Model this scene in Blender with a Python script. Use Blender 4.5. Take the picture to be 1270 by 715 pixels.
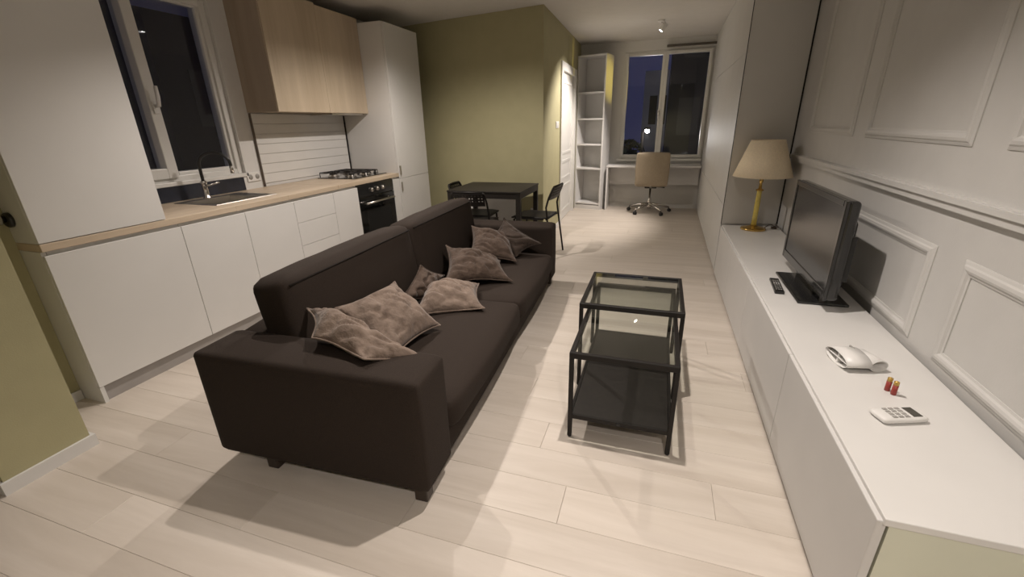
import bpy, bmesh, math, random
from mathutils import Vector, Matrix, noise
random.seed(7)
for o in list(bpy.data.objects): bpy.data.objects.remove(o)
scn = bpy.context.scene
COL = scn.collection
PI = math.pi

# ------------------------------------------------------------------ camera
cam_d = bpy.data.cameras.new('camera'); cam = bpy.data.objects.new('camera', cam_d); COL.objects.link(cam)
cam_d.sensor_width = 36; cam_d.lens = 537.8243 * 36 / 1270; cam_d.clip_start = 0.02; cam_d.clip_end = 300
R0 = Vector((0.9502350781825082, 0.31075801906958395, -0.02197156743226538))
R1 = Vector((0.09104069988686958, -0.3444476722522359, -0.934380753250047))
R2 = Vector((-0.29793436719450717, 0.8858810612401444, -0.3555978883239384))
M = Matrix((R0, -R1, -R2)).transposed().to_4x4(); M.translation = Vector((0, 0, 1.4))
cam.matrix_world = M
scn.camera = cam
# ------------------------------------------------------------------ world: night sky
w = bpy.data.worlds.new('night'); scn.world = w; w.use_nodes = True
nt = w.node_tree; nt.nodes.clear()
o_ = nt.nodes.new('ShaderNodeOutputWorld'); b_ = nt.nodes.new('ShaderNodeBackground')
b_.inputs['Color'].default_value = (0.030, 0.031, 0.072, 1); b_.inputs['Strength'].default_value = 0.8
nt.links.new(b_.outputs[0], o_.inputs[0])
scn.view_settings.view_transform = 'Standard'; scn.view_settings.look = 'None'
scn.view_settings.gamma = 1; scn.view_settings.use_curve_mapping = False
scn.view_settings.exposure = 0.24
# ceiling spotlights of the room: (x, y, lamp head height, watts); lamps themselves are built below
CEIL = 2.55
# (x, y, lamp head height, watts, beam angle in degrees, edge softness)
SPOTS = [(-0.14, 6.45, 2.43, 200, 90, .6), (-0.14, 1.86, 2.41, 122, 128, .85), (-1.90, 2.10, 2.38, 76, 124, .9), (-1.86, 3.68, 2.36, 100, 160, .7), (0.45, -0.65, 2.41, 138, 136, .8)]
SPOT_COL = (1.0, 0.90, 0.82)

# ------------------------------------------------------------------ materials
def lin(c):
    return tuple((x / 12.92 if x <= .04045 else ((x + .055) / 1.055) ** 2.4) for x in c)
def hx(s): return lin(tuple(int(s[i:i + 2], 16) / 255 for i in (0, 2, 4)))
MATS = {}
def mat(name, col, rough=.5, metal=0, nscale=0, namt=.1, bump=0, bscale=None, stretch=None, spec=.5, emit=None, estr=1, sheen=0, coat=0, trans=0, alpha=1):
    m = bpy.data.materials.new(name); m.use_nodes = True
    N = m.node_tree.nodes; Lk = m.node_tree.links; P = N['Principled BSDF']
    P.inputs['Base Color'].default_value = (*col, 1); P.inputs['Roughness'].default_value = rough
    P.inputs['Metallic'].default_value = metal; P.inputs['Specular IOR Level'].default_value = spec
    if sheen: P.inputs['Sheen Weight'].default_value = sheen; P.inputs['Sheen Roughness'].default_value = .4
    if coat: P.inputs['Coat Weight'].default_value = coat; P.inputs['Coat Roughness'].default_value = .08
    if trans: P.inputs['Transmission Weight'].default_value = trans
    if emit: P.inputs['Emission Color'].default_value = (*emit, 1); P.inputs['Emission Strength'].default_value = estr
    tc = N.new('ShaderNodeTexCoord'); mp = N.new('ShaderNodeMapping'); Lk.new(tc.outputs['Object'], mp.inputs[0])
    if stretch: mp.inputs['Scale'].default_value = stretch
    if not nscale: nscale, namt = 6, .04
    nz = N.new('ShaderNodeTexNoise'); nz.inputs['Scale'].default_value = nscale; nz.inputs['Detail'].default_value = 5
    Lk.new(mp.outputs[0], nz.inputs[0])
    rp = N.new('ShaderNodeValToRGB')
    rp.color_ramp.elements[0].position = .3; rp.color_ramp.elements[1].position = .7
    rp.color_ramp.elements[0].color = (*[c * (1 - namt) for c in col], 1)
    rp.color_ramp.elements[1].color = (*[min(1, c * (1 + namt)) for c in col], 1)
    Lk.new(nz.outputs[0], rp.inputs[0]); Lk.new(rp.outputs[0], P.inputs['Base Color'])
    if bump:
        n2 = N.new('ShaderNodeTexNoise'); n2.inputs['Scale'].default_value = bscale or nscale; n2.inputs['Detail'].default_value = 4
        Lk.new(mp.outputs[0], n2.inputs[0])
        bp = N.new('ShaderNodeBump'); bp.inputs['Strength'].default_value = bump; bp.inputs['Distance'].default_value = .01
        Lk.new(n2.outputs[0], bp.inputs['Height']); Lk.new(bp.outputs[0], P.inputs['Normal'])
    MATS[name] = m; return m

def wood(name, c1, c2, rough=.5, scale=1, axis=(1, 8, 8), per_object=0.0, bump=.05):
    m = bpy.data.materials.new(name); m.use_nodes = True
    N = m.node_tree.nodes; Lk = m.node_tree.links; P = N['Principled BSDF']
    P.inputs['Roughness'].default_value = rough
    tc = N.new('ShaderNodeTexCoord'); mp = N.new('ShaderNodeMapping'); mp.inputs['Scale'].default_value = axis
    oi = N.new('ShaderNodeObjectInfo'); va = N.new('ShaderNodeVectorMath'); va.operation = 'SCALE'
    cmb = N.new('ShaderNodeCombineXYZ')
    for k in range(3): Lk.new(oi.outputs['Random'], cmb.inputs[k])
    va.inputs['Scale'].default_value = 37 if per_object else 0
    Lk.new(cmb.outputs[0], va.inputs[0])
    ad = N.new('ShaderNodeVectorMath'); ad.operation = 'ADD'
    Lk.new(tc.outputs['Object'], mp.inputs[0]); Lk.new(mp.outputs[0], ad.inputs[0]); Lk.new(va.outputs[0], ad.inputs[1])
    nz = N.new('ShaderNodeTexNoise'); nz.inputs['Scale'].default_value = scale; nz.inputs['Detail'].default_value = 8; nz.inputs['Roughness'].default_value = .65
    nz.inputs['Distortion'].default_value = .6
    Lk.new(ad.outputs[0], nz.inputs[0])
    rp = N.new('ShaderNodeValToRGB'); rp.color_ramp.elements[0].position = .32; rp.color_ramp.elements[1].position = .68
    rp.color_ramp.elements[0].color = (*c1, 1); rp.color_ramp.elements[1].color = (*c2, 1)
    Lk.new(nz.outputs[0], rp.inputs[0])
    out = rp.outputs[0]
    if per_object:
        hv = N.new('ShaderNodeHueSaturation'); mr = N.new('ShaderNodeMapRange')
        mr.inputs['To Min'].default_value = 1 - per_object; mr.inputs['To Max'].default_value = 1 + per_object
        Lk.new(oi.outputs['Random'], mr.inputs['Value']); Lk.new(mr.outputs[0], hv.inputs['Value']); Lk.new(out, hv.inputs['Color']); out = hv.outputs[0]
    Lk.new(out, P.inputs['Base Color'])
    bp = N.new('ShaderNodeBump'); bp.inputs['Strength'].default_value = bump; bp.inputs['Distance'].default_value = .003
    Lk.new(nz.outputs[0], bp.inputs['Height']); Lk.new(bp.outputs[0], P.inputs['Normal'])
    MATS[name] = m; return m

def glass(name, tint=(1, 1, 1), refl_ior=1.5, absorb=1.0):
    m = bpy.data.materials.new(name); m.use_nodes = True
    N = m.node_tree.nodes; Lk = m.node_tree.links; N.clear()
    out = N.new('ShaderNodeOutputMaterial'); mx = N.new('ShaderNodeMixShader'); tr = N.new('ShaderNodeBsdfTransparent'); gl = N.new('ShaderNodeBsdfGlossy')
    lw = N.new('ShaderNodeLayerWeight'); lw.inputs['Blend'].default_value = .5
    pw = N.new('ShaderNodeMath'); pw.operation = 'POWER'; pw.inputs[1].default_value = 4.0; Lk.new(lw.outputs['Facing'], pw.inputs[0])
    fr = N.new('ShaderNodeMapRange'); fr.inputs['To Min'].default_value = ((refl_ior - 1) / (refl_ior + 1)) ** 2; fr.inputs['To Max'].default_value = .9
    Lk.new(pw.outputs[0], fr.inputs['Value'])
    tr.inputs['Color'].default_value = (*tint, 1); gl.inputs['Roughness'].default_value = .02; gl.inputs['Color'].default_value = (1, 1, 1, 1)
    Lk.new(fr.outputs[0], mx.inputs[0]); Lk.new(tr.outputs[0], mx.inputs[1]); Lk.new(gl.outputs[0], mx.inputs[2]); Lk.new(mx.outputs[0], out.inputs[0])
    MATS[name] = m; return m

WHITE = mat('white_paint', (.66, .65, .63), .6, nscale=30, namt=.015)
CEILM = mat('ceiling_paint', (.66, .64, .61), .8, nscale=12, namt=.02, bump=.05, bscale=160)
RWALL = mat('panel_wall_paint', (.58, .57, .55), .55, nscale=9, namt=.02, bump=.04, bscale=180)
GREEN = mat('sage_green_paint', (.400, .372, .220), .75, nscale=7, namt=.03, bump=.06, bscale=170)
CAB = mat('white_laminate', (.68, .67, .65), .35, nscale=4, namt=.015)
CABG = mat('pale_grey_laminate', (.60, .59, .575), .5, nscale=4, namt=.02)
BENCH = mat('bench_white_lacquer', (.66, .65, .63), .38, nscale=5, namt=.02)
BENCHEND = mat('bench_end_pale_sage', (.60, .61, .50), .5, nscale=5, namt=.03)
TOE = mat('toe_kick_grey', (.33, .31, .295), .35, nscale=10, namt=.04)
DARKGAP = mat('dark_gap', (.03, .026, .022), .7)
UPWOOD = wood('light_oak_doors', (.43, .345, .245), (.56, .465, .345), .45, 1.3, (6, 6, .6))
SHADEDWOOD = wood('shaded_oak_side', (.33, .265, .20), (.41, .335, .26), .5, 1.3, (6, 6, .6))  # door oak mixed darker: the side's weaker light is put into its colour
COUNTER = wood('oak_worktop', (.46, .365, .265), (.60, .495, .375), .4, 1.2, (7, .7, 7))
PLANK = wood('pale_oak_plank', (.53, .47, .405), (.64, .58, .515), .42, 1.0, (.9, 9, 9), per_object=.03, bump=.06)
FLOORBASE = mat('floor_joint', (.42, .37, .32), .8)
SOFA = mat('dark_brown_weave', (.0275, .0195, .0150), .9, nscale=260, namt=.2, bump=.2, bscale=420, spec=.25)
SOFASEAM = mat('dark_brown_seam', (.012, .009, .007), .9, spec=.2)
LEGW = mat('dark_wood_leg', (.03, .02, .014), .4, nscale=20, namt=.2)
BLACKM = mat('black_metal', (.012, .010, .009), .5, nscale=30, namt=.1, spec=.3)
BLACKB = mat('black_shelf_board', (.019, .016, .014), .5, nscale=40, namt=.15, spec=.35)
BLKPL = mat('black_plastic', (.012, .012, .012), .3)
BLKSATIN = mat('black_satin', (.016, .016, .016), .18, coat=.3)
SCREEN = mat('tv_screen_off', (.010, .010, .011), .15, coat=.2, spec=.4)
BLKGLASS = mat('black_oven_glass', (.007, .007, .007), .08, coat=.6)
CHROME = mat('chrome', (.62, .60, .57), .18, metal=1, nscale=20, namt=.03)
STEEL = mat('brushed_steel', (.55, .52, .48), .28, metal=1, nscale=60, namt=.06, stretch=(1, 20, 1))
BRASS = mat('brass', (.62, .42, .14), .2, metal=1, nscale=20, namt=.05)
AMBER = mat('amber_glass_stem', (.62, .50, .12), .12, coat=.6, nscale=30, namt=.15)
SHADE = mat('cream_lamp_shade', (.90, .78, .58), .85, nscale=80, namt=.05, bump=.1, bscale=240)
BEIGE = mat('beige_leatherette', (.30, .245, .175), .55, nscale=40, namt=.06, bump=.06, bscale=220)
DESKW = mat('desk_white', (.66, .65, .64), .45, nscale=6, namt=.02)
PVC = mat('window_pvc', (.66, .65, .62), .35, nscale=6, namt=.015)
DOORW = mat('door_white', (.70, .69, .66), .4, nscale=6, namt=.015)
TILE = mat('white_tile', (.66, .65, .63), .22, nscale=5, namt=.02)
SLATE = mat('dark_blue_splash', (.020, .023, .034), .25, nscale=6, namt=.3)
GLASS_T = glass('table_glass', (.90, .92, .90), 1.35)
GLASS_W = glass('window_glass', (.85, .87, .90), 1.42)
PLASTW = mat('white_plastic', (.72, .71, .69), .4)
LCD = mat('remote_lcd', (.055, .052, .042), .25)
GREYBTN = mat('remote_buttons', (.30, .29, .27), .5, nscale=300, namt=.35)
BATRED = mat('battery_red', (.30, .045, .035), .35)
BATGOLD = mat('battery_gold', (.55, .36, .10), .3, metal=.6)
BULB = mat('lamp_bulb', (1, 1, 1), .5, emit=(1, .95, .88), estr=40)
STREETB = mat('street_lamp_bulb', (1, 1, 1), .5, emit=(1, .95, .85), estr=60)
BLDG = mat('night_facade', (.42, .42, .44), .9, nscale=.6, namt=.3)
BLDGD = mat('night_facade_dark', (.014, .013, .013), .9, nscale=.8, namt=.3)
LEAF = mat('night_foliage', (.012, .016, .010), .9, nscale=3, namt=.4)

def velvet(name, c1, c2):
    m = mat(name, c1, .85, nscale=20, namt=.2, bump=.7, bscale=42, sheen=.2, spec=.2)
    rp = [n for n in m.node_tree.nodes if n.type == 'VALTORGB'][0]
    rp.color_ramp.elements[0].color = (*c1, 1); rp.color_ramp.elements[1].color = (*c2, 1)
    return m
VEL1 = velvet('taupe_velvet', (.145, .108, .086), (.225, .172, .138))
VEL2 = velvet('brown_velvet', (.058, .040, .030), (.100, .071, .055))
VEL3 = velvet('umber_velvet', (.042, .030, .023), (.062, .046, .037))

# ------------------------------------------------------------------ helpers
def BM(): return bmesh.new()
def box(bm, x0, x1, y0, y1, z0, z1, bev=0, seg=2):
    r = bmesh.ops.create_cube(bm, size=1)
    vs = r['verts']
    for v in vs:
        v.co = Vector((x0 if v.co.x < 0 else x1, y0 if v.co.y < 0 else y1, z0 if v.co.z < 0 else z1))
    if bev > 0:
        es = list({e for v in vs for e in v.link_edges})
        bmesh.ops.bevel(bm, geom=es, offset=bev, segments=seg, profile=.5, affect='EDGES')
    return bm
def bx(*a, **k): return box(BM(), *a, **k)
def tube(bm, pts, r, seg=8, cap=True):
    pts = [Vector(p) for p in pts]; n = len(pts); rings = []
    rr = r if isinstance(r, (list, tuple)) else [r] * n
    ref = None
    for i, p in enumerate(pts):
        t = (pts[min(i + 1, n - 1)] - pts[max(i - 1, 0)]).normalized()
        if ref is None:
            ref = t.orthogonal().normalized()
        ref = (ref - t * ref.dot(t)).normalized(); b = t.cross(ref)
        rings.append([bm.verts.new(p + (ref * math.cos(2 * PI * k / seg) + b * math.sin(2 * PI * k / seg)) * rr[i]) for k in range(seg)])
    for i in range(n - 1):
        for k in range(seg):
            f = bm.faces.new((rings[i][k], rings[i][(k + 1) % seg], rings[i + 1][(k + 1) % seg], rings[i + 1][k])); f.smooth = True
    if cap:
        bm.faces.new(rings[0][::-1]); bm.faces.new(rings[-1])
    return bm
def lathe(bm, prof, c=(0, 0, 0), seg=28, axis=None):
    """prof: (r, h) list along +z (or given axis)."""
    c = Vector(c); q = Vector((0, 0, 1)).rotation_difference(Vector(axis)) if axis else None
    rings = []
    for r, h in prof:
        ring = []
        for k in range(seg):
            p = Vector((max(r, 1e-5) * math.cos(2 * PI * k / seg), max(r, 1e-5) * math.sin(2 * PI * k / seg), h))
            if q: p = q @ p
            ring.append(bm.verts.new(c + p))
        rings.append(ring)
    for i in range(len(rings) - 1):
        for k in range(seg):
            f = bm.faces.new((rings[i][k], rings[i][(k + 1) % seg], rings[i + 1][(k + 1) % seg], rings[i + 1][k])); f.smooth = True
    bm.faces.new(rings[0][::-1]); bm.faces.new(rings[-1])
    return bm
def prism(bm, poly, z0, z1):
    a = [bm.verts.new((x, y, z0)) for x, y in poly]; b = [bm.verts.new((x, y, z1)) for x, y in poly]
    bm.faces.new(a[::-1]); bm.faces.new(b); n = len(poly)
    for i in range(n): bm.faces.new((a[i], a[(i + 1) % n], b[(i + 1) % n], b[i]))
    bmesh.ops.recalc_face_normals(bm, faces=bm.faces[:]); return bm
def bar(bm, a, b, wx, wz=None, up=(0, 0, 1)):
    """rectangular bar from a to b"""
    a = Vector(a); b = Vector(b); t = (b - a).normalized(); up = Vector(up)
    s = t.cross(up)
    if s.length < 1e-4: s = t.cross(Vector((0, 1, 0)))
    s.normalize(); u = s.cross(t).normalized(); wz = wz or wx
    vs = []
    for p in (a, b):
        for i, j in ((-1, -1), (1, -1), (1, 1), (-1, 1)): vs.append(bm.verts.new(p + s * i * wx / 2 + u * j * wz / 2))
    for f in ((0, 1, 2, 3), (7, 6, 5, 4), (0, 4, 5, 1), (1, 5, 6, 2), (2, 6, 7, 3), (3, 7, 4, 0)): bm.faces.new([vs[k] for k in f])
    bmesh.ops.recalc_face_normals(bm, faces=bm.faces[:]); return bm
def chain_off(p):
    off = Vector((0, 0, 0))
    while p: off += p.location; p = p.parent
    return off
def obj(name, bm, m, parent=None, local=False, smooth=False, mods=None):
    me = bpy.data.meshes.new(name)
    if parent and not local: bmesh.ops.translate(bm, verts=bm.verts[:], vec=-chain_off(parent))
    if smooth:
        for f in bm.faces: f.smooth = True
    bm.to_mesh(me); bm.free(); me.materials.append(m)
    o = bpy.data.objects.new(name, me); COL.objects.link(o)
    if parent: o.parent = parent
    return o
def tag(o, label, cat, group=None):
    o['label'] = label; o['category'] = cat
    if group: o['group'] = group
    return o
def thing(name, label, cat, loc=(0, 0, 0), rz=0, group=None):
    o = bpy.data.objects.new(name, None); COL.objects.link(o); o.location = loc; o.rotation_euler = (0, 0, rz); o.empty_display_size = .1
    return tag(o, label, cat, group)
def struct(name, bm, m, parent=None):
    o = obj(name, bm, m, parent)
    if not parent: o['kind'] = 'structure'
    return o
def place(o, loc):                       # give a free-standing mesh its own origin
    v = Vector(loc); o.data.transform(Matrix.Translation(-v)); o.location = v; return o
def dup(root, loc=None, rz=None, label=None, group=None):
    r = root.copy(); COL.objects.link(r)
    if loc is not None: r.location = loc
    if rz is not None: r.rotation_euler = (0, 0, rz)
    if label: r['label'] = label
    if group: r['group'] = group
    for ch in list(root.children):
        c = ch.copy(); COL.objects.link(c); c.parent = r
        for g in list(ch.children):
            d = g.copy(); COL.objects.link(d); d.parent = c
    return r
def autosmooth(o, ang=40):
    for p in o.data.polygons: p.use_smooth = True
    try: o.data.set_sharp_from_angle(angle=math.radians(ang))
    except Exception: pass
    return o

# ================================================================== SETTING
XK = -2.80      # kitchen fronts
XW = -3.45      # kitchen wall
XR = 1.075      # panelled wall
YB = 7.85       # far wall
YN = -1.9       # wall behind the camera
# floor: base slab + planks
fl = struct('floor', bx(-5.0, 1.35, YN - .1, YB + .25, -.12, -.012), FLOORBASE)
PW = .187; y0 = 1.185 - PW * 17
rows = []
k = 0
pm = {}
def plank_mesh(L):
    if L not in pm:
        b = bx(-L / 2, L / 2, -PW / 2 + .0004, PW / 2 - .0004, -.011, 0, bev=.0009, seg=1)
        me = bpy.data.meshes.new('plank'); b.to_mesh(me); b.free(); me.materials.append(PLANK); pm[L] = me
    return pm[L]
PL = 1.29
y = y0; row = 0
while y < YB:
    yc = y + PW / 2
    xmin = -4.6 if yc < .7 else (-2.6 if yc < .97 else (-3.4 if yc < 5.1 else -1.42))
    start = -.245 + (((row * 7 + 0) % 16) / 16 - (17 * 7 % 16) / 16) * PL
    nleft = math.ceil((start - xmin) / PL)
    x = start - nleft * PL
    while x < 1.1:
        a = max(x, xmin); b = min(x + PL, 1.12)
        L = round(b - a - .001, 3)
        if L > .08:
            o = bpy.data.objects.new('plank', plank_mesh(L)); COL.objects.link(o); o.parent = fl
            o.location = ((a + b) / 2, yc, 0)
        x += PL
    y += PW; row += 1

struct('ceiling', bx(-5.0, 1.35, YN - .1, YB + .25, CEIL, CEIL + .12), CEILM)
# kitchen wall with window opening
WY0, WY1, WZ0, WZ1 = 1.30, 3.00, 1.035, 2.34
b = BM()
box(b, XW - .22, XW, .97, WY0, 0, CEIL); box(b, XW - .22, XW, WY1, 5.7, 0, CEIL)
box(b, XW - .22, XW, WY0, WY1, 0, WZ0); box(b, XW - .22, XW, WY0, WY1, WZ1, CEIL)
struct('wall_left', b, WHITE)
# sage block with the door in its side
GX0, GY0 = -1.30, 5.12; GX1, GY1 = -1.37, YB
DY0, DY1, DZ = 6.17, 7.33, 2.10          # door opening along the side wall
def sx(y): return GX0 + (GX1 - GX0) * (y - GY0) / (GY1 - GY0)
b = BM()
prism(b, [(-3.46, 5.50), (GX0, GY0), (sx(DY0), DY0), (-3.46, DY0)], 0, CEIL)
prism(b, [(sx(DY0) - .14, DY0), (sx(DY0), DY0), (sx(DY1), DY1), (sx(DY1) - .14, DY1)], DZ, CEIL)
prism(b, [(sx(DY1) - .14, DY1), (sx(DY1), DY1), (GX1, GY1), (GX1 - .14, GY1)], 0, CEIL)
struct('wall_green', b, GREEN)
# far wall with window
FX0, FX1, FZ0, FZ1 = -.675, .625, .80, 2.40
b = BM()
box(b, -1.6, FX0, YB, YB + .25, 0, CEIL); box(b, FX1, 1.35, YB, YB + .25, 0, CEIL)
box(b, FX0, FX1, YB, YB + .25, 0, FZ0); box(b, FX0, FX1, YB, YB + .25, FZ1, CEIL)
struct('wall_back', b, WHITE)
# right wall + mouldings
wr = struct('wall_right', bx(XR, XR + .15, YN, YB, 0, CEIL), RWALL)
def mould_prof(bm, a, b_, wdt=.045, dep=.018):
    bar(bm, a, b_, wdt, dep * 2, up=(1, 0, 0)); bar(bm, a, b_, wdt * .5, dep * 3.2, up=(1, 0, 0))
def frame(y0, y1, z0, z1):
    b = BM(); prof = [(-.026, 0), (-.026, .004), (-.018, .006), (-.012, .012), (-.003, .015), (.008, .013), (.014, .008), (.021, .006), (.026, .004), (.026, 0)]
    rings = []
    for off, d in prof:
        rings.append([b.verts.new((XR - d, yy, zz)) for yy, zz in ((y0 - off, z0 - off), (y1 + off, z0 - off), (y1 + off, z1 + off), (y0 - off, z1 + off))])
    for p_, q_ in zip(rings, rings[1:]):
        for i in range(4): b.faces.new((p_[i], p_[(i + 1) % 4], q_[(i + 1) % 4], q_[i]))
    bmesh.ops.recalc_face_normals(b, faces=b.faces[:])
    struct('panel_moulding', b, RWALL, wr)
for ya, yb in ((-.05, .74), (.98, 1.885), (2.12, 3.02), (3.25, 4.06)):
    frame(ya, yb, 1.31, 2.36); frame(ya, yb, .535, .885)
b = BM(); bar(b, (XR, YN, 1.085), (XR, 4.36, 1.085), .055, .05, up=(1, 0, 0)); bar(b, (XR, YN, 1.098), (XR, 4.36, 1.098), .022, .072, up=(1, 0, 0))
struct('trim_1', b, RWALL)
# wall behind the camera, and the green stub with doorway at the left
struct('wall_front', bx(-4.9, 1.2, YN - .1, YN, 0, CEIL), GREEN)
struct('wall_left_hall', bx(-4.9, -4.6, YN, .8, 0, CEIL), GREEN)
b = BM(); box(b, -4.7, -2.465, .66, .965, 0, CEIL); box(b, -4.7, -2.985, .965, 1.212, 0, CEIL)
struct('wall_stub', b, GREEN)
b = prism(BM(), [(-4.6, .645), (-2.45, .645), (-2.45, .98), (-2.97, .98), (-2.97, .966), (-2.4645, .966), (-2.4645, .6595), (-4.6, .6595)], 0, .058)
struct('baseboard_left', b, WHITE)
struct('baseboard_niche', bx(-2.984, -2.971, .981, 1.21, 0, .058, .003), WHITE)
b = BM(); prism(b, [(sx(5.13) + .012, 5.13), (sx(6.10) + .012, 6.10), (sx(6.1), 6.1), (sx(5.13), 5.13)], 0, .06)
struct('baseboard_side', b, WHITE)
b = BM(); prism(b, [(-3.0, 5.405), (GX0 + .012, GY0 - .012), (GX0 + .012, GY0), (-3.0, 5.42)], 0, .06); struct('baseboard_green', b, WHITE)
struct('baseboard_back', bx(-.8, .6, YB - .015, YB, 0, .06), WHITE)

# interior door
dr = struct('door_1', prism(BM(), [(sx(DY0 + .07) - .06, DY0 + .07), (sx(DY0 + .07) - .02, DY0 + .07), (sx(DY1 - .07) - .02, DY1 - .07), (sx(DY1 - .07) - .06, DY1 - .07)], .008, DZ - .06), DOORW)
fb = BM()
for ya, yb in ((DY0 - .04, DY0 + .07), (DY1 - .07, DY1 + .04)):
    prism(fb, [(sx(ya) - .10, ya), (sx(ya) + .02, ya), (sx(yb) + .02, yb), (sx(yb) - .10, yb)], 0, DZ + .04)
prism(fb, [(sx(DY0 + .07) - .10, DY0 + .07), (sx(DY0 + .07) + .02, DY0 + .07), (sx(DY1 - .07) + .02, DY1 - .07), (sx(DY1 - .07) - .10, DY1 - .07)], DZ - .06, DZ + .04)
struct('door_frame', fb, DOORW, dr)
for z0, z1 in ((.14, .50), (.62, .86), (.98, 1.92)):
    b = BM(); ya, yb = DY0 + .21, DY1 - .21
    for (p, q) in (((ya, z0), (yb, z0)), ((ya, z1), (yb, z1)), ((ya, z0), (ya, z1)), ((yb, z0), (yb, z1))):
        bar(b, (sx(p[0]) - .02, p[0], p[1]), (sx(q[0]) - .02, q[0], q[1]), .035, .018, up=(1, 0, 0))
    struct('door_panel', b, DOORW, dr)

# ------------------------------------------------------------------ windows
def pane(name, b, parent): return obj(name, b, GLASS_W, parent)
# kitchen window (plane x = XW - .07)
wx0, wx1 = XW - .13, XW - .03
w1 = struct('window_1', BM(), PVC); 
def fr_x(bm, y0, y1, z0, z1, t, x0, x1, bev=.006):
    box(bm, x0, x1, y0, y0 + t, z0, z1, bev); box(bm, x0, x1, y1 - t, y1, z0, z1, bev)
    box(bm, x0, x1, y0 + t, y1 - t, z0, z0 + t, bev); box(bm, x0, x1, y0 + t, y1 - t, z1 - t, z1, bev)
b = BM(); fr_x(b, WY0, WY1, WZ0, WZ1, .05, wx0, wx1)
bpy.data.objects.remove(w1); w1 = struct('window_1', b, PVC)
def sash_x(y0, y1, z0, z1, t, thick):
    b = BM(); fr_x(b, y0, y1, z0, z1, t, wx0 + .01, wx1 + thick)
    s = struct('window_sash', b, PVC, w1)
    pane('window_pane', bx(wx0 + .05, wx0 + .056, y0 + t, y1 - t, z0 + t, z1 - t), s)
    return s
s1 = sash_x(1.35, 2.43, WZ0 + .035, WZ1 - .03, .075, .022)
s2 = sash_x(2.43, 2.955, WZ0 + .045, WZ1 - .03, .03, -.02)
b = BM(); hx_ = wx1 + .022
box(b, hx_, hx_ + .012, 2.375, 2.410, 1.52, 1.60, .004); tube(b, [(hx_ + .01, 2.392, 1.57), (hx_ + .045, 2.392, 1.57)], .011); tube(b, [(hx_ + .045, 2.392, 1.565), (hx_ + .047, 2.40, 1.63), (hx_ + .045, 2.405, 1.70)], [.013, .014, .011])
struct('window_handle', b, PLASTW, s1)
struct('window_sill', bx(XW - .03, XW + .01, WY0 - .02, WY1 + .02, WZ0 - .02, WZ0 + .01, .004), PVC, w1)
# far window (plane y)
def fr_y(bm, x0, x1, z0, z1, t, y0, y1, bev=.006):
    box(bm, x0, x0 + t, y0, y1, z0, z1, bev); box(bm, x1 - t, x1, y0, y1, z0, z1, bev)
    box(bm, x0 + t, x1 - t, y0, y1, z0, z0 + t, bev); box(bm, x0 + t, x1 - t, y0, y1, z1 - t, z1, bev)
b = BM(); fr_y(b, FX0, FX1, FZ0, FZ1, .03, YB + .0, YB + .09)
box(b, -.085, -.035, YB + .0, YB + .09, FZ0 + .03, FZ1 - .03)
w2 = struct('window_2', b, PVC)
for x0, x1, dy in ((FX0 + .022, -.06, 0), (-.06, FX1 - .022, -.02)):
    b = BM(); fr_y(b, x0, x1, FZ0 + .022, FZ1 - .022, .045, YB - .012 + dy, YB + .05)
    s = struct('window_sash', b, PVC, w2)
    pane('window_pane', bx(x0 + .045, x1 - .045, YB + .02, YB + .026, FZ0 + .067, FZ1 - .067), s)
b = BM(); box(b, -.11, -.085, YB - .02, YB - .012, 1.48, 1.55, .003); tube(b, [(-.0975, YB - .02, 1.53), (-.0975, YB - .05, 1.53), (-.0975, YB - .055, 1.42)], .009)
struct('window_handle', b, PLASTW, w2)
struct('window_sill', bx(FX0 - .03, FX1, YB - .05, YB + .01, FZ0 - .035, FZ0 + .002, .004), PVC, w2)
tag(obj('curtain_rail', bx(-.06, FX1 + .01, YB - .075, YB - .035, 2.425, 2.455, .006), mat('dark_rail', (.09, .075, .06), .5)), 'thin dark blind rail above the right pane of the far window', 'rail')
for i, z in enumerate((1.98, 1.60, 1.25)):
    pass

# ================================================================== KITCHEN
# tall cupboard standing on the near end of the worktop
t = thing('tall_cupboard', 'tall plain white cupboard standing on the near end of the oak worktop', 'cupboard', (-3.1, 1.5, .905))
obj('side_panel', bx(XW, XK - .02, 1.212, 1.232, .905, CEIL - .002, .0015), CAB, t)
obj('body', bx(XW, XK - .02, 1.233, 1.81, .905, CEIL - .002), CAB, t)
obj('door', bx(XK - .019, XK, 1.212, 1.812, .907, CEIL - .006, .002), CAB, t)
# lever on the cupboard side
t = thing('door_handle', 'chrome lever on a dark round plate, by the side of the tall cupboard', 'handle', (-2.95, 1.20, 1.02))
obj('plate', lathe(BM(), [(.036, 0), (.036, .012), (.030, .018)], (-2.945, 1.2115, 1.02), axis=(0, -1, 0)), BLKPL, t)
obj('knob', lathe(BM(), [(.016, .016), (.016, .03), (.026, .036), (.024, .06), (.012, .064)], (-2.945, 1.2115, 1.026), axis=(0, -1, 0)), CHROME, t)
obj('lever', tube(BM(), [(-2.945, 1.16, 1.008), (-3.0, 1.155, 1.005), (-3.08, 1.155, 1.0)], [.012, .012, .010]), CHROME, t)
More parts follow.
